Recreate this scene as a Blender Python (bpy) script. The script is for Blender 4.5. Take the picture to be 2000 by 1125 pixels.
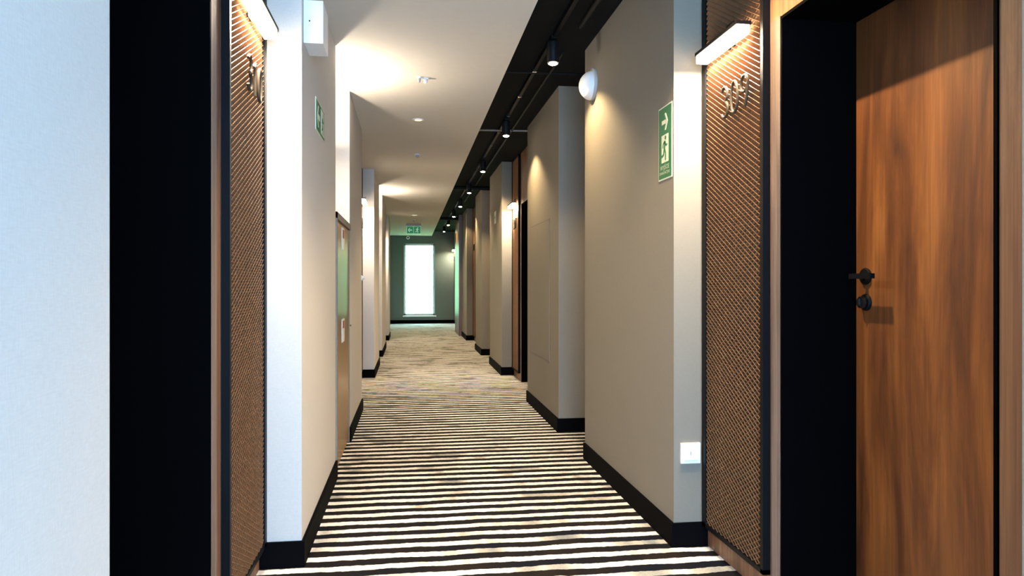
import bpy, bmesh, math, random
from mathutils import Vector, Matrix
random.seed(7)
for o in list(bpy.data.objects): bpy.data.objects.remove(o)
SC = bpy.context.scene; COL = SC.collection; PI = math.pi

# ------------------------------------------------------------------ camera
YAW = math.atan(199/1400)
cam = bpy.data.cameras.new('camera'); camo = bpy.data.objects.new('camera', cam); COL.objects.link(camo)
cam.sensor_width = 36; cam.lens = 1400/2000*36; cam.shift_y = -7.5/2000; cam.clip_start = .02
camo.location = (0, 0, 1.05); camo.rotation_euler = (PI/2, 0, -YAW); SC.camera = camo
# ------------------------------------------------------------------ view + world + daylight
SC.view_settings.view_transform = 'Standard'; SC.view_settings.look = 'None'
SC.view_settings.exposure = 0.22; SC.view_settings.gamma = 1; SC.view_settings.use_curve_mapping = False
W = bpy.data.worlds.new('world'); SC.world = W; W.use_nodes = True
bg = W.node_tree.nodes['Background']; bg.inputs[0].default_value = (.39, .68, 1, 1); bg.inputs[1].default_value = 32.0
def portal(loc, rot, sx, sy):
    l = bpy.data.lights.new('window_portal', 'AREA'); l.shape = 'RECTANGLE'; l.size = sx; l.size_y = sy
    l.cycles.is_portal = True
    o = bpy.data.objects.new('window_portal', l); COL.objects.link(o); o.location = loc; o.rotation_euler = rot
portal((.245, 19.42, 1.17), (-PI/2, 0, 0), .86, 1.95)      # far corridor window
portal((.20, -2.68, 1.25), (PI/2, 0, 0), 4.0, 2.1)         # window behind the camera
LAMP_W = 20; SPOT_W = 62; NICHE_W = 19
WARM = (1, .72, .38); WARM2 = (1, .84, .64)

# ------------------------------------------------------------------ materials
def newmat(name):
    m = bpy.data.materials.new(name); m.use_nodes = True
    nt = m.node_tree; b = nt.nodes['Principled BSDF']
    return m, nt, b
def N(nt, t, **kw):
    n = nt.nodes.new(t)
    for k, v in kw.items():
        if k in n.inputs: n.inputs[k].default_value = v
        else: setattr(n, k, v)
    return n
def coords(nt, scale=(1,1,1), rot=(0,0,0)):
    tc = N(nt, 'ShaderNodeTexCoord'); mp = N(nt, 'ShaderNodeMapping')
    mp.inputs['Scale'].default_value = scale; mp.inputs['Rotation'].default_value = rot
    nt.links.new(tc.outputs['Object'], mp.inputs[0]); return mp.outputs[0]
def ramp(nt, fac, stops):
    r = N(nt, 'ShaderNodeValToRGB'); e = r.color_ramp.elements
    while len(e) < len(stops): e.new(.5)
    for i, (p, c) in enumerate(stops): e[i].position = p; e[i].color = (*c, 1)
    nt.links.new(fac, r.inputs[0]); return r.outputs[0]
def mixc(nt, f, a, b, mode='MIX'):
    m = N(nt, 'ShaderNodeMix', data_type='RGBA', blend_type=mode)
    for s, v in ((0, f), (6, a), (7, b)):
        if isinstance(v, (int, float)): m.inputs[s].default_value = v
        elif isinstance(v, tuple): m.inputs[s].default_value = (*v, 1)
        else: nt.links.new(v, m.inputs[s])
    return m.outputs[2]
def bump(nt, b, h, strength=.3, dist=.002):
    n = N(nt, 'ShaderNodeBump', Strength=strength, Distance=dist)
    nt.links.new(h, n.inputs['Height']); nt.links.new(n.outputs[0], b.inputs['Normal'])
def plain(name, c, rough=.6, metal=0, var=.06, spec=.5):
    m, nt, b = newmat(name)
    n = N(nt, 'ShaderNodeTexNoise', Scale=22.0, Detail=4.0); nt.links.new(coords(nt), n.inputs['Vector'])
    lo = tuple(x*(1-var) for x in c); hi = tuple(min(1, x*(1+var)) for x in c)
    nt.links.new(ramp(nt, n.outputs[0], [(.3, lo), (.7, hi)]), b.inputs['Base Color'])
    b.inputs['Roughness'].default_value = rough; b.inputs['Metallic'].default_value = metal
    b.inputs['Specular IOR Level'].default_value = spec
    return m
def wallpaper(name, c):
    m, nt, b = newmat(name)
    a = N(nt, 'ShaderNodeTexNoise', Scale=1.0, Detail=3.0); nt.links.new(coords(nt, (420, 420, 60)), a.inputs['Vector'])
    d = N(nt, 'ShaderNodeTexNoise', Scale=1.0, Detail=3.0); nt.links.new(coords(nt, (60, 60, 420)), d.inputs['Vector'])
    w = N(nt, 'ShaderNodeMath', operation='ADD'); nt.links.new(a.outputs[0], w.inputs[0]); nt.links.new(d.outputs[0], w.inputs[1])
    h = N(nt, 'ShaderNodeMath', operation='MULTIPLY'); nt.links.new(w.outputs[0], h.inputs[0]); h.inputs[1].default_value = .5
    lo = tuple(x*.95 for x in c); hi = tuple(min(1, x*1.05) for x in c)
    nt.links.new(ramp(nt, h.outputs[0], [(.35, lo), (.65, hi)]), b.inputs['Base Color'])
    b.inputs['Roughness'].default_value = .75; b.inputs['Specular IOR Level'].default_value = .25
    bump(nt, b, h.outputs[0], .12, .0006); return m
def wood(name, dark, mid, light, rough=.42, s=1.0):
    m, nt, b = newmat(name)
    v = coords(nt, (9*s, 9*s, .9))
    n1 = N(nt, 'ShaderNodeTexNoise', Scale=1.0, Detail=5.0, Roughness=.62, Distortion=1.1); nt.links.new(v, n1.inputs['Vector'])
    v2 = coords(nt, (120*s, 120*s, 2.2))
    n2 = N(nt, 'ShaderNodeTexNoise', Scale=1.0, Detail=4.0, Roughness=.65); nt.links.new(v2, n2.inputs['Vector'])
    v3 = coords(nt, (24*s, 24*s, .28))
    n3 = N(nt, 'ShaderNodeTexNoise', Scale=1.0, Detail=1.0); nt.links.new(v3, n3.inputs['Vector'])
    c1 = ramp(nt, n1.outputs[0], [(.32, dark), (.5, mid), (.68, light)])
    g = ramp(nt, n2.outputs[0], [(.35, (.55, .5, .48)), (.6, (1, 1, 1))])
    c2 = mixc(nt, .55, c1, g, 'MULTIPLY')
    p = ramp(nt, n3.outputs[0], [(.42, (.72, .70, .70)), (.58, (1.0, 1.0, 1.0))])
    c3 = mixc(nt, .6, c2, p, 'MULTIPLY')
    nt.links.new(c3, b.inputs['Base Color']); b.inputs['Roughness'].default_value = rough
    bump(nt, b, n2.outputs[0], .15, .001); return m
def emit(name, c, s):
    m, nt, b = newmat(name)
    b.inputs['Base Color'].default_value = (*c, 1); b.inputs['Emission Color'].default_value = (*c, 1)
    b.inputs['Emission Strength'].default_value = s; return m
M = {}
M['wall_l'] = wallpaper('pale_wallpaper', (.57, .54, .51))
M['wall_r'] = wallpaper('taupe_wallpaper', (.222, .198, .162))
M['wall_end'] = wallpaper('charcoal_wallpaper', (.12, .15, .13))
M['ceil'] = plain('white_ceiling_paint', (.66, .64, .60), .9, var=.015, spec=.1)
M['black_ceil'] = plain('black_ceiling_paint', (.008, .0085, .009), .9, spec=.08)
M['base'] = plain('black_skirting', (.0018, .0018, .0025), .7, spec=.03)
M['reveal'] = plain('black_lining', (.0012, .0012, .0016), .8, spec=.02)
M['black'] = plain('black_metal', (.005, .005, .006), .5, 0, spec=.10)
M['gloss'] = plain('gloss_black', (.01, .01, .011), .12, 0)
M['chrome'] = plain('chrome', (.6, .62, .65), .18, 1)
M['door'] = wood('walnut_door_veneer', (.055, .018, .007), (.15, .050, .0125), (.26, .098, .024), .5, .75)
M['clad'] = wood('walnut_cladding', (.11, .05, .027), (.22, .105, .055), (.32, .165, .085), .5, 1.6)
M['back'] = wood('dark_walnut_backing', (.03, .014, .008), (.06, .028, .014), (.09, .042, .02), .6, 2)
M['edge'] = wood('grey_brown_edge', (.12, .085, .07), (.20, .145, .12), (.27, .20, .165), .75, 3)
M['mesh'] = plain('bronze_mesh', (.27, .145, .075), .42, .5)
M['digit'] = plain('bronze_digit', (.035, .026, .017), .65, 0, spec=.2)
M['white'] = plain('white_plastic', (.82, .84, .85), .4, var=.01)
M['grey'] = plain('grey_plastic', (.42, .42, .42), .5)
M['green'] = plain('sign_green', (.015, .16, .055), .5, var=.03)
M['cream'] = plain('sign_cream', (.72, .76, .58), .5, var=.02)
M['brass'] = plain('brushed_brass', (.42, .24, .08), .30, .7)
M['steel'] = plain('steel_frame', (.22, .19, .16), .65, 0)
M['red'] = plain('label_red', (.35, .03, .02), .5)
M['sill'] = plain('window_sill_white', (.8, .8, .8), .5, var=.01)
M['bounce'] = plain('lobby_paint', (.6, .6, .6), .8, var=.02)
M['lamp'] = emit('lamp_diffuser', (1, .86, .62), 30)
M['lens'] = emit('spot_lens', (1, .80, .52), 60)
M['dl'] = emit('downlight_lens', (1, .86, .66), .9)
M['exit'] = emit('lit_sign_green', (.02, .20, .08), .5)
M['exitw'] = emit('lit_sign_white', (.45, .70, .50), .45)
M['hedge'] = plain('hedge_leaves', (.46, .55, .33), .8, var=.12)
M['grass'] = plain('lawn', (.10, .22, .05), .9, var=.4)
M['portal'] = wood('glossy_walnut', (.10, .04, .02), (.18, .075, .035), (.24, .11, .055), .34, 2)
# glass
def glass(name, tint):
    m, nt, b = newmat(name); out = nt.nodes['Material Output']
    tr = N(nt, 'ShaderNodeBsdfTransparent'); tr.inputs[0].default_value = (*tint, 1)
    gl = N(nt, 'ShaderNodeBsdfGlossy', Roughness=.02); mx = N(nt, 'ShaderNodeMixShader'); mx.inputs[0].default_value = .05
    nt.links.new(tr.outputs[0], mx.inputs[1]); nt.links.new(gl.outputs[0], mx.inputs[2]); nt.links.new(mx.outputs[0], out.inputs[0]); return m
M['glass_green'] = glass('green_tinted_glass', (.90, 1.0, .86)); M['glass'] = glass('clear_glass', (.97, .98, 1))
# carpet
def carpet():
    m, nt, b = newmat('striped_carpet')
    tc = N(nt, 'ShaderNodeTexCoord'); P = tc.outputs['Object']
    sx = N(nt, 'ShaderNodeSeparateXYZ'); nt.links.new(P, sx.inputs[0])
    def noise(scale, sc, det=2.0, w=0.0):
        mp = N(nt, 'ShaderNodeMapping'); mp.inputs['Scale'].default_value = scale; mp.inputs['Location'].default_value = (w, w*1.7, 0)
        nt.links.new(P, mp.inputs[0]); n = N(nt, 'ShaderNodeTexNoise', Scale=sc, Detail=det); nt.links.new(mp.outputs[0], n.inputs['Vector']); return n.outputs[0]
    def mth(op, a, c):
        n = N(nt, 'ShaderNodeMath', operation=op)
        for i, v in enumerate((a, c)):
            if v is None: continue
            if isinstance(v, (int, float)): n.inputs[i].default_value = v
            else: nt.links.new(v, n.inputs[i])
        return n.outputs[0]
    wob = mth('MULTIPLY', mth('SUBTRACT', noise((5, 5, 1), 1, 1), .5), .026)
    wob2 = mth('MULTIPLY', mth('SUBTRACT', noise((38, 38, 1), 1, 2, 5), .5), .014)
    y = mth('ADD', mth('ADD', sx.outputs[1], wob), wob2)
    ph = mth('DIVIDE', mth('SUBTRACT', y, 2.709-.0253), .101)
    fr = mth('FRACT', ph, None)
    idx = mth('FLOOR', ph, None)
    tri = mth('ABSOLUTE', mth('SUBTRACT', fr, .25), None)         # distance from the stripe centre (period 1)
    tri2 = mth('MINIMUM', tri, mth('SUBTRACT', 1.0, tri))
    mr = N(nt, 'ShaderNodeMapRange', interpolation_type='SMOOTHSTEP')
    nt.links.new(tri2, mr.inputs['Value']); mr.inputs['From Min'].default_value = .205; mr.inputs['From Max'].default_value = .245
    mr.inputs['To Min'].default_value = 1; mr.inputs['To Max'].default_value = 0
    # colour changes along each stripe: noise looked up with the stripe's own number
    cb = N(nt, 'ShaderNodeCombineXYZ'); nt.links.new(mth('MULTIPLY', sx.outputs[0], 2.6), cb.inputs[0]); nt.links.new(mth('MULTIPLY', idx, 3.71), cb.inputs[1])
    nn = N(nt, 'ShaderNodeTexNoise', Scale=1.0, Detail=3.0, Roughness=.65); nt.links.new(cb.outputs[0], nn.inputs['Vector'])
    grain = noise((90, 90, 1), 1, 3)
    big = noise((1.3, 1.0, 1), 1, 3, 9)
    lightc = ramp(nt, nn.outputs[0], [(.30, (.26, .28, .28)), (.40, (.52, .49, .43)), (.47, (.86, .83, .77)), (.62, (.95, .94, .90))])
    darkc = ramp(nt, nn.outputs[0], [(.34, (.006, .007, .013)), (.55, (.011, .009, .009)), (.72, (.024, .016, .011))])
    lc = mixc(nt, .4, lightc, ramp(nt, grain, [(.35, (.62, .6, .58)), (.55, (1, 1, 1))]), 'MULTIPLY')
    lc = mixc(nt, .25, lc, ramp(nt, big, [(.38, (.6, .58, .55)), (.5, (1, 1, 1))]), 'MULTIPLY')
    nt.links.new(mixc(nt, mr.outputs[0], darkc, lc), b.inputs['Base Color'])
    b.inputs['Roughness'].default_value = .95; b.inputs['Specular IOR Level'].default_value = .1
    bump(nt, b, noise((300, 300, 1), 1, 2), .25, .002); return m
M['carpet'] = carpet()

# ------------------------------------------------------------------ builders
def bx(bm, x0, x1, y0, y1, z0, z1):
    if x0 > x1: x0, x1 = x1, x0
    if y0 > y1: y0, y1 = y1, y0
    vs = [bm.verts.new(p) for p in ((x0,y0,z0),(x1,y0,z0),(x1,y1,z0),(x0,y1,z0),(x0,y0,z1),(x1,y0,z1),(x1,y1,z1),(x0,y1,z1))]
    for f in ((3,2,1,0),(4,5,6,7),(0,1,5,4),(1,2,6,5),(2,3,7,6),(3,0,4,7)): bm.faces.new([vs[i] for i in f])
def box(*a, bev=0):
    bm = bmesh.new(); bx(bm, *a)
    if bev: bmesh.ops.bevel(bm, geom=bm.edges[:], offset=bev, segments=2, affect='EDGES', profile=.6)
    return bm
def tube(bm, pts, r, n=8, cap=True, closed=False):
    P = [Vector(p) for p in pts]; rings = []
    m = len(P)
    for i, p in enumerate(P):
        if closed: d = P[(i+1) % m]-P[i-1]
        else: d = P[min(i+1, m-1)]-P[max(i-1, 0)]
        d.normalize(); up = Vector((0,0,1)) if abs(d.z) < .9 else Vector((0,1,0))
        if closed or m > 3: up = Vector((1,0,0)) if abs(d.x) < .9 else Vector((0,0,1))
        a = d.cross(up).normalized(); b = d.cross(a)
        rings.append([bm.verts.new(p+a*r*math.cos(2*PI*k/n)+b*r*math.sin(2*PI*k/n)) for k in range(n)])
    rr = range(m) if closed else range(m-1)
    for i in rr:
        A, B = rings[i], rings[(i+1) % m]
        for k in range(n): bm.faces.new((A[k], A[(k+1) % n], B[(k+1) % n], B[k]))
    if cap and not closed: bm.faces.new(rings[0][::-1]); bm.faces.new(rings[-1])
def lathe(bm, prof, c, axis='Z', n=24):
    """prof: (radius, height) pairs along the axis from c"""
    rings = []
    for r, h in prof:
        ring = []
        for k in range(n):
            a = 2*PI*k/n; u, v = r*math.cos(a), r*math.sin(a)
            p = {'Z': (u, v, h), 'Y': (u, h, v), 'X': (h, u, v)}[axis]
            ring.append(bm.verts.new(Vector(c)+Vector(p)))
        rings.append(ring)
    for i in range(len(rings)-1):
        A, B = rings[i], rings[i+1]
        for k in range(n): bm.faces.new((A[k], A[(k+1) % n], B[(k+1) % n], B[k]))
    bm.faces.new(rings[0][::-1]); bm.faces.new(rings[-1])
def poly(bm, pts2, u, v, o, nrm, th):
    """flat polygon pts2 in plane (u,v) at o, thickness th along nrm"""
    A = [bm.verts.new(o+u*a+v*b) for a, b in pts2]; B = [bm.verts.new(o+u*a+v*b+nrm*th) for a, b in pts2]
    n = len(A); bm.faces.new(A); bm.faces.new(B[::-1])
    for i in range(n): bm.faces.new((A[i], A[(i+1) % n], B[(i+1) % n], B[i]))
def obj(name, bm, mat, parent=None, smooth=False, **props):
    bmesh.ops.recalc_face_normals(bm, faces=bm.faces[:])
    me = bpy.data.meshes.new(name); bm.to_mesh(me); bm.free()
    me.materials.append(mat)
    if smooth:
        for p in me.polygons: p.use_smooth = True
        me.set_sharp_from_angle(angle=.7)
    o = bpy.data.objects.new(name, me); COL.objects.link(o)
    if parent:
        o.parent = parent
        o.matrix_parent_inverse = Matrix.Translation(-Vector(parent.location)) if not parent.parent else Matrix()
        if parent.parent or parent.type == 'MESH': o.matrix_parent_inverse = Matrix()
    for k, v in props.items(): o[k] = v
    return o
def struct(name, bm, mat, parent=None, **p):
    o = obj(name, bm, mat, parent, **p)
    if parent is None: o['kind'] = 'structure'
    return o
def thing(name, label, cat, loc, group=None):
    o = bpy.data.objects.new(name, None); COL.objects.link(o); o.location = loc; o.empty_display_size = .05
    o['label'] = label; o['category'] = cat
    if group: o['group'] = group
    return o
def light(kind, name, loc, rot, energy, color, parent=None, **kw):
    l = bpy.data.lights.new(name, kind); l.energy = energy; l.color = color
    for k, v in kw.items(): setattr(l, k, v)
    o = bpy.data.objects.new(name, l); COL.objects.link(o); o.rotation_euler = rot
    o.location = Vector(loc)
    if parent: o.parent = parent; o.matrix_parent_inverse = Matrix.Translation(-Vector(parent.location))
    return o

# ------------------------------------------------------------------ setting
ZW, ZB = 2.34, 2.46          # white ceiling, black ceiling
XR, XRR, XL, XLR = 1.045, 1.184, -.40, -.55
YE = 19.25
struct('floor', box(-2.2, 3.0, -2.8, YE+.3, -.05, 0), M['carpet'])
struct('ceiling', box(-.95, .575, -.9, YE, ZW, ZW+.2), M['ceil'])
struct('ceiling', box(.575, 1.75, -.9, YE, ZB, ZB+.08), M['black_ceil'])
struct('ceiling', box(-2.2, 3.0, -2.8, -.9, 2.6, 2.7), M['bounce'])
HB = .095
def seg(side, X, y0, y1, mat=None, base=True, z0=0, z1=None, name='wall'):
    """a piece of side wall whose corridor face is the plane x = X"""
    s = 1 if side == 'right' else -1
    out = 1.75 if s > 0 else -.95
    o = struct(name+'_'+side, box(X, out, y0, y1, z0, (z1 if z1 else (ZB if s > 0 else ZW))), mat or (M['wall_r'] if s > 0 else M['wall_l']))
    return o
def skirt(side, X, y0, y1, near=None, far=None):
    """baseboard along plane x = X, returning round the near face to x = near"""
    s = 1 if side == 'right' else -1; t = .012
    bm = bmesh.new(); bx(bm, X-s*t, X, y0-t, y1, 0, HB)
    if near is not None: bx(bm, X, near, y0-t, y0, 0, HB)
    struct('baseboard_'+side, bm, M['base'])
# lobby behind the camera
struct('wall_left', box(-2.2, -2.1, -2.7, -.9, 0, 2.6), M['bounce'])
struct('wall_right', box(2.9, 3.0, -2.7, -.9, 0, 2.6), M['bounce'])
struct('wall_left', box(-2.2, -.95, -.95, -.9, 0, 2.6), M['bounce'])
struct('wall_right', box(1.75, 3.0, -.95, -.9, 0, 2.6), M['bounce'])
bm = bmesh.new(); bx(bm, -2.2, -1.8, -2.8, -2.7, 0, 2.6); bx(bm, 2.2, 3.0, -2.8, -2.7, 0, 2.6); bx(bm, -1.8, 2.2, -2.8, -2.7, 0, .2); bx(bm, -1.8, 2.2, -2.8, -2.7, 2.3, 2.6)
struct('wall_back', bm, M['bounce'])
w1 = struct('window_2', box(-1.8, 2.2, -2.76, -2.745, .2, 2.3), M['glass'])
bm = bmesh.new(); bx(bm, .93, .97, -2.78, -2.72, .2, 2.3); bx(bm, -.42, -.38, -2.78, -2.72, .2, 2.3); bx(bm, -1.8, 2.2, -2.78, -2.72, .2, .24); bx(bm, -1.8, 2.2, -2.78, -2.72, 2.26, 2.3)
obj('window_frame', bm, M['white'], w1)
struct('wall_back', box(-.95, 1.75, -.95, -.9, 2.34, 2.7), M['bounce'])

# right side segments
seg('right', XR, -.9, 1.10); skirt('right', XR, -.9, 1.10)
seg('right', XR, 2.75, 4.22); skirt('right', XR, 2.75, 4.22, XRR)
seg('right', 1.235, 4.22, 5.0)
p2 = seg('right', XR, 5.0, 6.36); skirt('right', XR, 5.0, 6.36, 1.235); skirt('right', 1.235, 4.22, 5.0)
seg('right', XR, 8.18, 9.43); skirt('right', XR, 8.18, 9.43, XRR)
seg('right', 1.235, 9.43, 10.52); skirt('right', 1.235, 9.43, 10.52)
seg('right', XR, 10.52, 11.54); skirt('right', XR, 10.52, 11.54, 1.235)
seg('right', XR, 13.35, 14.55); skirt('right', XR, 13.35, 14.55, XRR)
seg('right', .98, 14.56, 15.83, M['portal'])
seg('right', XRR, 15.83, 18.45); skirt('right', XRR, 15.83, 18.45)
# left side segments
seg('left', XL, -.9, 1.03); skirt('left', XL, -.9, 1.03)
seg('left', XL, 2.755, 3.98); skirt('left', XL, 2.755, 3.98, XLR)
seg('left', -.66, 3.98, 4.89)
seg('left', XL, 4.89, 6.12); skirt('left', XL, 4.89, 6.12)
seg('left', XL, 8.17, 9.50); skirt('left', XL, 8.17, 9.50, XLR)
seg('left', -.66, 9.50, 10.51); skirt('left', -.66, 9.5, 10.51)
seg('left', XL, 10.51, 12.05); skirt('left', XL, 10.51, 12.05, -.66)
seg('left', XL, 13.55, 14.6); skirt('left', XL, 13.55, 14.6, XLR)
seg('left', -.53, 14.6, YE); skirt('left', -.53, 14.6, YE)
# end wall + window
bm = bmesh.new()
wx0, wx1, wz0, wz1 = -.165, .655, .215, 2.13
for a in ((-.95, wx0, 0, ZB+.1), (wx1, 1.75, 0, ZB+.1), (wx0, wx1, 0, wz0), (wx0, wx1, wz1, ZB+.1)):
    bx(bm, a[0], a[1], YE, YE+.28, a[2], a[3])
struct('wall_end', bm, M['wall_end'])
bm = bmesh.new(); bx(bm, -.53, XRR, YE-.012, YE, 0, HB); struct('baseboard_end', bm, M['base'])
wo = struct('window_1', box(wx0, wx1, YE+.13, YE+.142, wz0, wz1), M['glass_green'])
bm = bmesh.new()
for a in ((wx0, wx0+.045, wz0, wz1), (wx1-.045, wx1, wz0, wz1), (wx0, wx1, wz0, wz0+.045), (wx0, wx1, wz1-.045, wz1)):
    bx(bm, a[0], a[1], YE+.10, YE+.16, a[2], a[3])
obj('window_frame', bm, M['white'], wo)
obj('window_sill', box(wx0-.03, wx1+.04, YE-.03, YE+.10, wz0-.03, wz0, bev=.003), M['sill'], wo)
def hedge():
    bm = bmesh.new(); nx, nz = 60, 20; G = []
    for j in range(nz+1):
        row = []
        for i in range(nx+1):
            a = i*1.7+j*2.3
            row.append(bm.verts.new((-7+16*i/nx+random.uniform(-.07, .07), 24+.25*math.sin(i*.8)+.18*math.sin(j*1.3+i)+random.uniform(-.12, .12)+(j/nz)**3*1.2, -.1+4.2*j/nz+(.3*math.sin(i*.6) if j == nz else 0))))
        G.append(row)
    back = [bm.verts.new((-7+16*i/nx, 27, -.1)) for i in range(nx+1)]
    for j in range(nz):
        for i in range(nx): bm.faces.new((G[j][i], G[j][i+1], G[j+1][i+1], G[j+1][i]))
    for i in range(nx): bm.faces.new((G[nz][i], G[nz][i+1], back[i+1], back[i]))
    return bm
struct('hedge_outside', hedge(), M['hedge'])
struct('ground_outside', box(-30, 30, YE+.4, YE+60, -.2, -.1), M['grass'])

# ------------------------------------------------------------------ expanded metal mesh
def expanded(width, height, lw=.034, sw=.0185, q=1):
    """raised diamond mesh in the y,z plane, standing out along +x"""
    bm = bmesh.new(); rows = int(height/(sw/2)); cols = int(width/lw)
    dx = width/cols; dz = height/rows
    W2 = Vector((.0042, 0, .0020)); T2 = Vector((.0005, 0, -.0008))
    def strand(a, b):
        vs = []
        for p in (a, b):
            for s1, s2 in ((1,1),(1,-1),(-1,-1),(-1,1)): vs.append(bm.verts.new(p+W2*s1+T2*s2))
        for k in range(4): bm.faces.new((vs[k], vs[(k+1) % 4], vs[4+(k+1) % 4], vs[4+k]))
    for r in range(rows):
        for c in range(cols):
            off = .5*(r % 2)
            y = (c+off)*dx; z = r*dz
            a = Vector((0, y, z)); l = Vector((0, y-dx/2, z+dz)); rr = Vector((0, y+dx/2, z+dz))
            if y-dx/2 >= -1e-6: strand(a, l)
            if y+dx/2 <= width+1e-6: strand(a, rr)
    me = bpy.data.meshes.new('metal_mesh'); bm.to_mesh(me); bm.free(); me.materials.append(M['mesh']); return me
PW, PZ0, PZ1 = .505, .085, 2.33
MESH = expanded(PW-.03, PZ1-PZ0-.03)

DIG = {}
def arc(cx, cy, rx, ry, a0, a1, n=14): return [(cx+rx*math.cos(math.radians(a0+(a1-a0)*i/n)), cy+ry*math.sin(math.radians(a0+(a1-a0)*i/n))) for i in range(n+1)]
DIG['0'] = [(arc(0, 0, .42, .9, 0, 345, 24), True)]
DIG['1'] = [([(-.3, .55), (-.12, .7), (.05, .9), (.05, .3), (.05, -.9)], False)]
DIG['3'] = [(arc(-.02, .46, .38, .44, 150, -80, 14)+arc(-.02, -.44, .44, .46, 80, -150, 16), False)]
DIG['9'] = [(arc(0, .44, .42, .46, 0, 345, 20), True), ([(.42, .44), (.40, .1), (.28, -.35), (.05, -.9)], False)]
DIG['7'] = [([(-.42, .88), (.1, .88), (.42, .88), (.2, .3), (-.02, -.3), (-.15, -.9)], False)]
DIG['8'] = [(arc(0, .46, .36, .42, 0, 345, 20), True), (arc(0, -.44, .43, .47, 0, 345, 20), True)]
def digit(ch, x, y, z, flip, h, parent, r=.0055):
    bm = bmesh.new()
    for pts, closed in DIG[ch]:
        tube(bm, [(x, y+flip*a*h*.55, z+b*h*.55) for a, b in pts], r, 8, True, closed)
    obj('room_digit', bm, M['digit'], parent, smooth=True)

def mesh_panel(side, ynear, yfar, number, label, zn=1.72, light_on=True, lamp_label='', zl=1.915, boff=0):
    s = 1 if side == 'right' else -1; X = XRR if s > 0 else XLR
    # s: panel looks towards -s in x
    w = yfar-ynear
    t = thing('mesh_wall_panel', label, 'wall panel', (X, (ynear+yfar)/2, PZ0), 'mesh panels beside the room doors')
    top = (ZB if s > 0 else ZW)-.005; d = .026
    bm = bmesh.new()
    for a in ((ynear, ynear+.018, PZ0, top), (yfar-.034, yfar, PZ0, top), (ynear, yfar, PZ0, PZ0+.016), (ynear, yfar, top-.016, top)):
        bx(bm, X-s*d, X, a[0], a[1], a[2], a[3])
    obj('frame', bm, M['black'], t)
    me = bpy.data.objects.new('metal_mesh', MESH); COL.objects.link(me); me.parent = t
    me['kind'] = 'stuff'
    loc = Vector((X-s*.017, ynear+.016 if s < 0 else yfar-.032, PZ0+.015))
    me.matrix_parent_inverse = Matrix()
    me.location = loc-t.location; me.scale = (1, (w-.048)/(PW-.03), (top-PZ0-.03)/(PZ1-PZ0-.03))
    if s > 0: me.rotation_euler = (0, 0, PI)
    # digits read left to right as one faces the wall
    h = .112; pitch = .078; yc = (ynear+yfar)/2+(.02 if s < 0 else -.06)
    for i, ch in enumerate(number):
        y = yc+(i-1)*pitch*(1 if s < 0 else -1)
        digit(ch, X-s*.036, y, zn, 1 if s < 0 else -1, h, t)
    # wall lamp
    if light_on:
        yl = ynear+w*.50; x0 = X-s*.058
        lp = thing('wall_lamp', lamp_label, 'lamp', (X, yl, zl), 'linear lamps over the room numbers')
        L = .36
        bm = bmesh.new(); bx(bm, x0-.027, x0+.027, yl-L/2, yl+L/2, zl+.022, zl+.034)
        obj('housing', bm, M['black'], lp)
        bm = bmesh.new(); bx(bm, x0-.022, x0+.022, yl-L/2+.004, yl+L/2-.004, zl-.008, zl+.022); obj('diffuser', bm, M['lamp'], lp)
        bm = bmesh.new(); bx(bm, x0-s*.0, X-s*.012, yl-.012, yl+.012, zl+.034, zl+.045); bx(bm, X-s*.024, X-s*.008, yl-.03, yl+.03, zl+.0, zl+.09)
        obj('bracket', bm, M['black'], lp)
        light('AREA', 'lamp_light', (x0, yl, zl-.010), (0, 0, PI/2), LAMP_W, WARM2, lp, shape='RECTANGLE', size=L-.02, size_y=.03)
    return t

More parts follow.
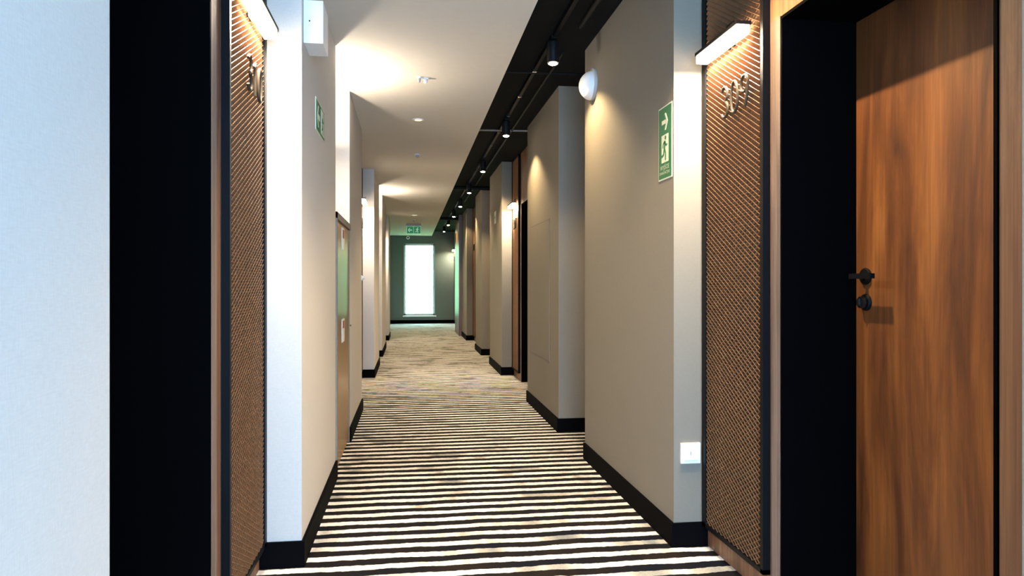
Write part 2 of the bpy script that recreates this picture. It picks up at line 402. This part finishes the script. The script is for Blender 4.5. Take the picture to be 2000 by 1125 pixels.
def door_bay(side, dn, y0, y1, ym0, ym1, ystart, dz=1.914, depth=.256, detail=True):
    """ystart..y0 cladding, y0..y1 opening, y1..ym0 strip, ym0..ym1 backing for the mesh panel"""
    s = 1 if side == 'right' else -1; X = XRR if s > 0 else XLR; top = ZB if s > 0 else ZW
    out = 1.75 if s > 0 else -.95
    n = 'wall_'+side
    struct(n, box(X, out, ystart, y0, 0, top), M['clad'])
    struct(n, box(X, out, y1, ym1+.01, 0, top), M['clad'])
    struct('trim_%d' % dn, box(X-s*.0015, X, ym0+.002, ym1-.002, PZ0+.002, top-.004), M['back'])
    struct(n, box(X, out, y0, y1, dz, top), M['clad'])
    Xd = X+s*depth
    d = struct('door_%d' % dn, box(Xd, Xd+s*.045, y0, y1, .004, dz), M['door'])
    # lining: jambs and head, black, with a thin light lip on the corridor edge
    bm = bmesh.new(); e = .0025
    bx(bm, X-s*.003, Xd, y1-.012, y1-e, 0, dz-.012); bx(bm, X-s*.003, Xd, y0+e, y0+.012, 0, dz-.012); bx(bm, X-s*.003, Xd, y0+e, y1-e, dz-.012, dz-e)
    obj('jamb_lining', bm, M['reveal'], d)
    bm = bmesh.new(); bx(bm, X-s*.004, X+s*.02, y1-e, y1+.055, 0, dz+.0); obj('casing', bm, M['edge'], d)
    # hardware
    if detail:
        yh, zh = (y1-.065 if s > 0 else y0+.065), 1.075
        bm = bmesh.new(); lathe(bm, [(.026, 0), (.027, -s*.004), (.024, -s*.010), (.012, -s*.012)], (Xd, yh, zh), 'X')
        hd = obj('door_handle', bm, M['black'], d, smooth=True)
        bm = bmesh.new(); tube(bm, [(Xd, yh, zh), (Xd-s*.03, yh, zh), (Xd-s*.052, yh-s*.004, zh), (Xd-s*.058, yh-s*.014, zh)], .0085, 10)
        bx(bm, Xd-s*.066, Xd-s*.050, yh-s*.112, yh-s*.006, zh-.008, zh+.008)
        bmesh.ops.bevel(bm, geom=[e for e in bm.edges if len(e.link_faces) == 2 and e.calc_face_angle(0) > 1.4], offset=.003, segments=2, affect='EDGES')
        obj('lever', bm, M['black'], hd, smooth=True)
        zk = zh-.083
        bm = bmesh.new(); lathe(bm, [(.026, 0), (.027, -s*.004), (.024, -s*.010), (.016, -s*.012)], (Xd, yh, zk), 'X')
        lk = obj('door_lock', bm, M['black'], d, smooth=True)
        bm = bmesh.new(); lathe(bm, [(.018, -s*.010), (.020, -s*.016), (.018, -s*.024), (.010, -s*.027)], (Xd, yh, zk), 'X'); bx(bm, Xd-s*.026, Xd-s*.032, yh-.003, yh+.003, zk-.012, zk+.012)
        obj('lock_cylinder', bm, M['gloss'], lk, smooth=True)
    return d
door_bay('right', 1, 1.301, 2.167, 2.236, 2.74, 1.10)
door_bay('right', 3, 6.73, 7.598, 7.665, 8.17, 6.36)
door_bay('right', 5, 11.90, 12.77, 12.835, 13.34, 11.54, detail=False)
door_bay('left', 2, 1.20, 2.09, 2.195, 2.745, 1.03)
door_bay('left', 4, 6.58, 7.52, 7.625, 8.16, 6.12)
door_bay('left', 6, 12.10, 12.90, 12.99, 13.54, 12.05, detail=False)
struct('wall_right', box(XRR, 1.75, 18.45, YE, 0, ZB), M['clad'])
mesh_panel('right', 2.236, 2.738, '309', 'tall bronze mesh panel with digits 309 beside the walnut door', lamp_label='glowing linear lamp above the number 309')
mesh_panel('left', 2.20, 2.75, '310', 'tall bronze mesh panel with digits 310 on the left wall', zn=1.735, lamp_label='glowing linear lamp on the left wall, beside the white wall box', zl=1.93)
mesh_panel('right', 7.665, 8.168, '307', 'mesh panel with a room number beside the second doorway on the right', zn=1.72, lamp_label='bright linear lamp above the second mesh panel on the right')
mesh_panel('left', 7.625, 8.165, '308', 'mesh panel behind the second pilaster of the left wall', lamp_label='star-bright lamp beyond the brass cabinet on the left wall', zl=1.93)
mesh_panel('right', 12.835, 13.34, '307', 'third mesh panel on the right, mostly hidden by pilasters', light_on=False)
mesh_panel('left', 12.99, 13.54, '308', 'third mesh panel on the left, mostly hidden by pilasters', lamp_label='third lamp along the left wall, hidden by pilasters', zl=1.93)
mesh_panel('right', 18.66, 19.17, '307', 'farthest mesh panel at the end of the right wall', lamp_label='farthest wall lamp, throwing a warm glow on the dark end wall', zl=1.93)

# ------------------------------------------------------------------ left niches with hidden lamps, brass cabinet
for y0, y1, lab in ((3.98, 4.89, 'lamp in the niche above the brass cabinet, lighting the ceiling'), (9.50, 10.51, 'lamp in the farther left niche, lighting the second ceiling band')):
    yc = (y0+y1)/2
    t = thing('niche_lamp', lab, 'lamp', (-.66, yc, 1.95), 'up-and-down lamps in the left niches')
    bm = bmesh.new(); bx(bm, -.66, -.645, yc-.04, yc+.04, 1.86, 1.98); bx(bm, -.645, -.61, yc-.012, yc+.012, 1.91, 1.93); bx(bm, -.62, -.57, yc-.045, yc+.045, 1.905, 1.935)
    obj('housing', bm, M['black'], t)
    bm = bmesh.new(); bx(bm, -.615, -.575, yc-.04, yc+.04, 1.935, 1.945); obj('diffuser', bm, M['lamp'], t)
    light('AREA', 'lamp_light', (-.595, yc, 1.95), (PI, 0, PI/2), NICHE_W, WARM2, t, shape='RECTANGLE', size=.07, size_y=.04)
    light('AREA', 'lamp_light', (-.595, yc, 1.90), (0, 0, PI/2), NICHE_W*.4, WARM2, t, shape='RECTANGLE', size=.07, size_y=.04)
cb = thing('hydrant_cabinet', 'brass-fronted hydrant cabinet set flush in the left wall', 'cabinet', (-.53, 4.435, 0))
ch = 1.445
bm = bmesh.new(); bx(bm, -.66, -.42, 3.985, 4.885, 0, ch-.01); obj('body', bm, M['steel'], cb)
bm = bmesh.new()
for a in ((3.984, 4.02, 0, ch), (4.872, 4.886, 0, ch), (3.984, 4.886, ch-.035, ch)): bx(bm, -.42, XL+(.001 if a[0] > 4.8 else .008), a[0], a[1], a[2], a[3])
obj('frame', bm, M['steel'], cb)
bm = box(-.42, XL-.004, 4.024, 4.868, .02, ch-.04, bev=.002); dr = obj('cabinet_door', bm, M['brass'], cb)
for z0, z1, hh in ((1.255, 1.39, .05), (.70, .84, .045)):
    bm = box(XL-.004, XL-.001, 4.37, 4.53, z0, z1, bev=.001); obj('label_plate', bm, M['white'], dr)
    bm = box(XL-.001, XL-.0, 4.41, 4.50, z1-hh-.012, z1-.012); obj('label_symbol', bm, M['red'], dr)
bm = bmesh.new(); tube(bm, [(XL-.004, 4.815, .78), (XL+.012, 4.815, .78), (XL+.016, 4.815, .775), (XL+.018, 4.80, .772)], .005); obj('latch', bm, M['chrome'], dr)

# access hatch in the second right pilaster
bm = bmesh.new(); xh = XR-.0035
for a in ((5.32, 6.17, 1.545, 1.551), (5.32, 6.17, .455, .461), (5.32, 5.326, .455, 1.551), (6.164, 6.17, .455, 1.551)): bx(bm, XR-.0018, XR-.0004, a[0], a[1], a[2], a[3])
h = thing('access_hatch', 'wallpapered access hatch in the second right pilaster', 'hatch', (XR-.003, 5.745, .455))
obj('hatch_rim', bm, M['steel'], h)
hp = obj('hatch_panel', box(xh, XR-.0004, 5.33, 6.16, .465, 1.541, bev=.0012), M['wall_r'], h)
bm = bmesh.new(); lathe(bm, [(.009, 0), (.009, -.003), (.006, -.004)], (xh, 6.06, 1.0), 'X', 12); obj('hatch_lock', bm, M['chrome'], hp)

# ------------------------------------------------------------------ signs
def text_mesh(body, size, o, u, v, nrm, th):
    c = bpy.data.curves.new('lettering', 'FONT'); c.body = body; c.size = size; c.align_x = 'CENTER'; c.resolution_u = 2
    t = bpy.data.objects.new('lettering', c); COL.objects.link(t)
    dg = bpy.context.evaluated_depsgraph_get(); me = bpy.data.meshes.new_from_object(t.evaluated_get(dg))
    bpy.data.objects.remove(t)
    bm = bmesh.new(); bm.from_mesh(me)
    for w in bm.verts: p = w.co.copy(); w.co = o+u*p.x+v*p.y+nrm*th
    return bm
def man(w, u, v, o, nrm, th, flip=1):
    """running figure, unit square centred at o, w = size"""
    bm = bmesh.new(); F = lambda pts: [(flip*a*w, b*w) for a, b in pts]
    def limb(pts, r):
        for i in range(len(pts)-1):
            (x0, y0), (x1, y1) = pts[i], pts[i+1]; dx, dy = x1-x0, y1-y0; l = math.hypot(dx, dy); nx, ny = -dy/l*r, dx/l*r
            poly(bm, F([(x0+nx, y0+ny), (x1+nx, y1+ny), (x1-nx, y1-ny), (x0-nx, y0-ny)]), u, v, o, nrm, th)
    poly(bm, F([(.08+.07*math.cos(a*PI/5), .34+.075*math.sin(a*PI/5)) for a in range(10)]), u, v, o, nrm, th)
    limb([(.03, .24), (-.02, -.04)], .065)
    limb([(.03, .2), (.15, .06), (.26, .10)], .03); limb([(0, .22), (-.15, .14), (-.18, .0)], .03)
    limb([(0, -.03), (.10, -.22), (.08, -.44)], .042); limb([(-.02, -.03), (-.10, -.24), (-.30, -.28)], .042)
    return bm
def arrow(w, u, v, o, nrm, th, flip=1):
    bm = bmesh.new(); F = lambda pts: [(flip*a*w, b*w) for a, b in pts]
    poly(bm, F([(-.42, .1), (.12, .1), (.12, -.1), (-.42, -.1)]), u, v, o, nrm, th)
    poly(bm, F([(-.02, .42), (.16, .42), (.44, 0), (.16, -.42), (-.02, -.42), (.2, -.09), (.2, .09)]), u, v, o, nrm, th)
    return bm
Z = Vector((0, 0, 1))
# right wall: facing -x ; left-to-right for a viewer is towards -y (near)
o = Vector((XR, 2.84, 1.635)); u = Vector((0, -1, 0)); n = Vector((-1, 0, 0))
t = thing('exit_sign', 'green vertical exit sign with arrow and running figure on right pilaster', 'sign', o)
bm = box(XR-.003, XR, 2.84-.0775, 2.84+.0775, 1.635-.152, 1.635+.152); obj('border', bm, M['cream'], t)
bm = box(XR-.004, XR-.003, 2.84-.0715, 2.84+.0715, 1.635-.146, 1.635+.146); obj('green_face', bm, M['green'], t)
obj('arrow', arrow(.082, u, Z, o+n*.004+Z*.085, n, .001), M['cream'], t)
bm = bmesh.new(); poly(bm, [(-.038, -.062), (.040, -.062), (.040, .052), (-.038, .052)], u, Z, o+n*.004+Z*-.020, n, .0008); obj('doorway_symbol', bm, M['cream'], t)
obj('running_figure', man(.118, u, Z, o+n*.0048+Z*-.022, n, .001), M['green'], t)
obj('lettering', text_mesh('WYJŚCIE', .026, o+Z*-.111, u, Z, n, .0052), M['cream'], t)
obj('lettering', text_mesh('EWAKUACYJNE', .0165, o+Z*-.130, u, Z, n, .0052), M['cream'], t)
# left wall sign
o = Vector((XL, 3.29, 1.78)); u = Vector((0, 1, 0)); n = Vector((1, 0, 0))
t = thing('exit_sign', 'small green exit sign seen edge-on on the left pilaster', 'sign', o)
obj('border', box(XL, XL+.003, 3.14, 3.44, 1.71, 1.85), M['cream'], t)
obj('green_face', box(XL+.003, XL+.004, 3.146, 3.434, 1.716, 1.844), M['green'], t)
bm = bmesh.new(); poly(bm, [(-.055, -.055), (.055, -.055), (.055, .055), (-.055, .055)], u, Z, o+n*.004+u*.07, n, .001); obj('doorway_symbol', bm, M['cream'], t)
obj('arrow', arrow(.11, u, Z, o+n*.004-u*.07, n, .001, -1), M['cream'], t)
obj('running_figure', man(.115, u, Z, o+n*.005+u*.07, n, .001), M['green'], t)
# small plaque on third right pilaster
t = thing('safety_plaque', 'small pale green plaque on the third right pilaster', 'sign', (XR, 8.82, 1.87))
obj('plaque_face', box(XR-.004, XR, 8.74, 8.90, 1.80, 1.95, bev=.001), M['cream'], t)
obj('arrow', arrow(.09, Vector((0, -1, 0)), Z, Vector((XR-.004, 8.82, 1.875)), Vector((-1, 0, 0)), .001), M['green'], t)
# hanging exit light
t = thing('exit_light', 'lit green exit box hanging below the far ceiling', 'sign', (.076, 15.4, ZW))
obj('housing', box(-.085, .235, 15.37, 15.43, ZW-.055, ZW, bev=.004), M['grey'], t)
pl = obj('sign_panel', box(-.075, .225, 15.39, 15.41, 2.115, ZW-.055), M['exitw'], t)
for xa, xb in ((-.068, .070), (.078, .218)): obj('green_face', box(xa, xb, 15.386, 15.39, 2.128, ZW-.062), M['exit'], pl)
u = Vector((1, 0, 0)); n = Vector((0, -1, 0))
obj('arrow', arrow(.10, u, Z, Vector((0, 15.386, 2.20)), n, .001, -1), M['exitw'], pl)
obj('running_figure', man(.14, u, Z, Vector((.15, 15.386, 2.20)), n, .001), M['exitw'], pl)
t = thing('wall_sensor', 'small round white sensor high on the dark end wall', 'sensor', (-.055, YE, 2.285))
bm = bmesh.new(); lathe(bm, [(.045, 0), (.045, -.02), (.03, -.03)], (-.055, YE, 2.285), 'Y'); obj('ring', bm, M['white'], t)
bm = bmesh.new(); lathe(bm, [(.022, -.03), (.018, -.036)], (-.055, YE, 2.285), 'Y'); obj('eye', bm, M['black'], t)

# ------------------------------------------------------------------ siren, socket, control box
t = thing('wall_siren', 'white domed alarm sounder high on the first right pilaster', 'alarm', (XR, 4.02, 2.20))
bm = bmesh.new(); lathe(bm, [(.090, 0), (.090, -.012), (.084, -.016)], (XR, 4.02, 2.20), 'X', 32); obj('back_ring', bm, M['grey'], t, smooth=True)
bm = bmesh.new(); lathe(bm, [(.082, -.016), (.081, -.026), (.073, -.045), (.058, -.062), (.040, -.075), (.022, -.082), (.006, -.084)], (XR, 4.02, 2.192), 'X', 32); obj('dome', bm, M['white'], t, smooth=True)
t = thing('wall_socket', 'square white cover plate low on the first right pilaster', 'switch', (1.112, 2.75, .372))
pz = .373
obj('plate', box(1.112-.041, 1.112+.041, 2.738, 2.75, pz-.041, pz+.041, bev=.002), M['white'], t)
obj('insert', box(1.112-.027, 1.112+.027, 2.735, 2.738, pz-.027, pz+.027, bev=.001), M['white'], t)
obj('cover_screw', box(1.108, 1.113, 2.734, 2.735, pz-.006, pz+.008), M['grey'], t)
t = thing('control_box', 'white wall box high on the first left pilaster near the ceiling', 'box', (-.36, 2.9, 2.0))
b = obj('case', box(XL, XL+.073, 2.80, 2.96, 1.965, 2.128, bev=.003), M['white'], t)
obj('indicator', box(XL+.020, XL+.025, 2.798, 2.801, 2.046, 2.051), M['black'], t)
t = thing('wall_thermostat', 'tiny white knob at the end of the left wall past the cabinet', 'switch', (XL, 6.05, 1.10))
bm = bmesh.new(); lathe(bm, [(.022, 0), (.022, .008), (.012, .014), (.010, .028)], (XL, 6.03, 1.10), 'X', 16); obj('knob', bm, M['white'], t)

# ------------------------------------------------------------------ ceiling fittings
def ring(y, x, lab, r=.045, lit=False):
    t = thing('ceiling_fitting', lab, 'ceiling fitting', (x, y, ZW))
    bm = bmesh.new(); lathe(bm, [(r, 0), (r, -.004), (r*.85, -.007), (r*.7, -.006)], (x, y, ZW), 'Z', 20); obj('trim_ring', bm, M['white'], t, smooth=True)
    bm = bmesh.new(); lathe(bm, [(r*.66, -.006), (r*.5, -.0085)], (x, y, ZW), 'Z', 16); obj('lens', bm, M['dl'] if lit else M['grey'], t)
def detector(y, x, lab, r=.03, m='grey'):
    t = thing('ceiling_detector', lab, 'detector', (x, y, ZW))
    bm = bmesh.new(); lathe(bm, [(r, 0), (r, -.01)], (x, y, ZW), 'Z', 20); obj('base', bm, M['white'], t)
    bm = bmesh.new(); lathe(bm, [(r*.6, -.01), (r*.55, -.03), (r*.2, -.035)], (x, y, ZW), 'Z', 16); obj('sensor_head', bm, M[m], t, smooth=True)
detector(4.50, .055, 'small grey sprinkler nearest on the white ceiling', .016)
detector(4.52, .095, 'tiny white sensor beside the nearest sprinkler', .02, 'white')
ring(5.66, .063, 'round downlight ring on the white ceiling, nearest one', .045, True)
detector(7.17, .070, 'dark detector on the white ceiling past the first ring', .028)
ring(13.5, .076, 'far glowing downlight just before the hanging exit box', .06, True)
detector(14.5, .070, 'farthest dark detector just before the hanging exit box', .035)

# track + spotlights
XT = .80
t = thing('lighting_track', 'black lighting track running along the black ceiling', 'track', (XT, 9, ZB))
obj('rail', box(XT-.011, XT+.011, 1.2, 18.2, ZB-.03, ZB), M['black'], t)
for y in [2.7+.63*i for i in range(25)]:
    bm = bmesh.new(); bx(bm, XT-.014, XT+.014, y-.010, y+.010, ZB-.033, ZB-.002); obj('rail_clip', bm, M['chrome'], t)
ys = [2.14, 3.98, 5.98, 7.92, 9.80, 11.55, 13.3, 15.2, 17.1]
words = ['nearest to the camera, above the frame', 'first in view, flaring like a star', 'second in view, a smaller star', 'third in view', 'fourth in view', 'fifth in view', 'sixth in view', 'seventh in view', 'farthest, before the end wall']
for y, wd in zip(ys, words):
    t = thing('track_spotlight', 'black cylinder spotlight on the track, '+wd, 'spotlight', (XT, y, 2.30), 'track spotlights')
    bm = bmesh.new(); lathe(bm, [(.028, .005), (.033, 0), (.035, .003), (.035, .115), (.030, .12)], (XT, y, 2.30), 'Z', 24)
    obj('body', bm, M['black'], t, smooth=True)
    bm = bmesh.new(); bx(bm, XT-.012, XT+.012, y-.012, y+.012, 2.42, ZB-.03); bx(bm, XT-.017, XT+.017, y-.05, y+.05, ZB-.036, ZB-.022); obj('track_adapter', bm, M['black'], t)
    bm = bmesh.new(); lathe(bm, [(.022, .001), (.026, -.004), (.014, -.010), (.004, -.012)], (XT, y, 2.299), 'Z', 16); obj('lens', bm, M['lens'], t, smooth=True)
    light('SPOT', 'spot_light', (XT, y, 2.283), (0, 0, 0), SPOT_W*(2.2 if y < 3 else 1), WARM, t, spot_size=math.radians(122), spot_blend=.45, shadow_soft_size=.012)
# conduits on the black ceiling
def conduit(pts, lab, r=.008, m='black'):
    bm = bmesh.new(); tube(bm, pts, r, 10); c = obj('ceiling_conduit', bm, M[m], smooth=True)
    c['label'] = lab; c['category'] = 'pipe'
zc = ZB-.03
conduit([(.905, 1.2, zc), (.905, 3.75, zc)], 'black pipe stub ending near the first right pilaster', .014)
conduit([(.58, 4.62, zc), (1.17, 4.60, zc)], 'thin black conduit crossing behind the first spotlight', .007)
conduit([(.60, 6.40, zc), (1.10, 6.37, zc)], 'thin grey conduit crossing behind the second spotlight', .008, 'steel')
conduit([(.905, 4.2, zc), (.905, 12.0, zc)], 'long thin black conduit beside the track', .008)
conduit([(.58, 10.05, ZB-.06), (1.17, 10.05, ZB-.06)], 'thick black pipe crossing the middle of the black ceiling', .028)
conduit([(.58, 14.8, ZB-.06), (1.0, 14.8, ZB-.06)], 'thick black pipe crossing the far black ceiling', .032)
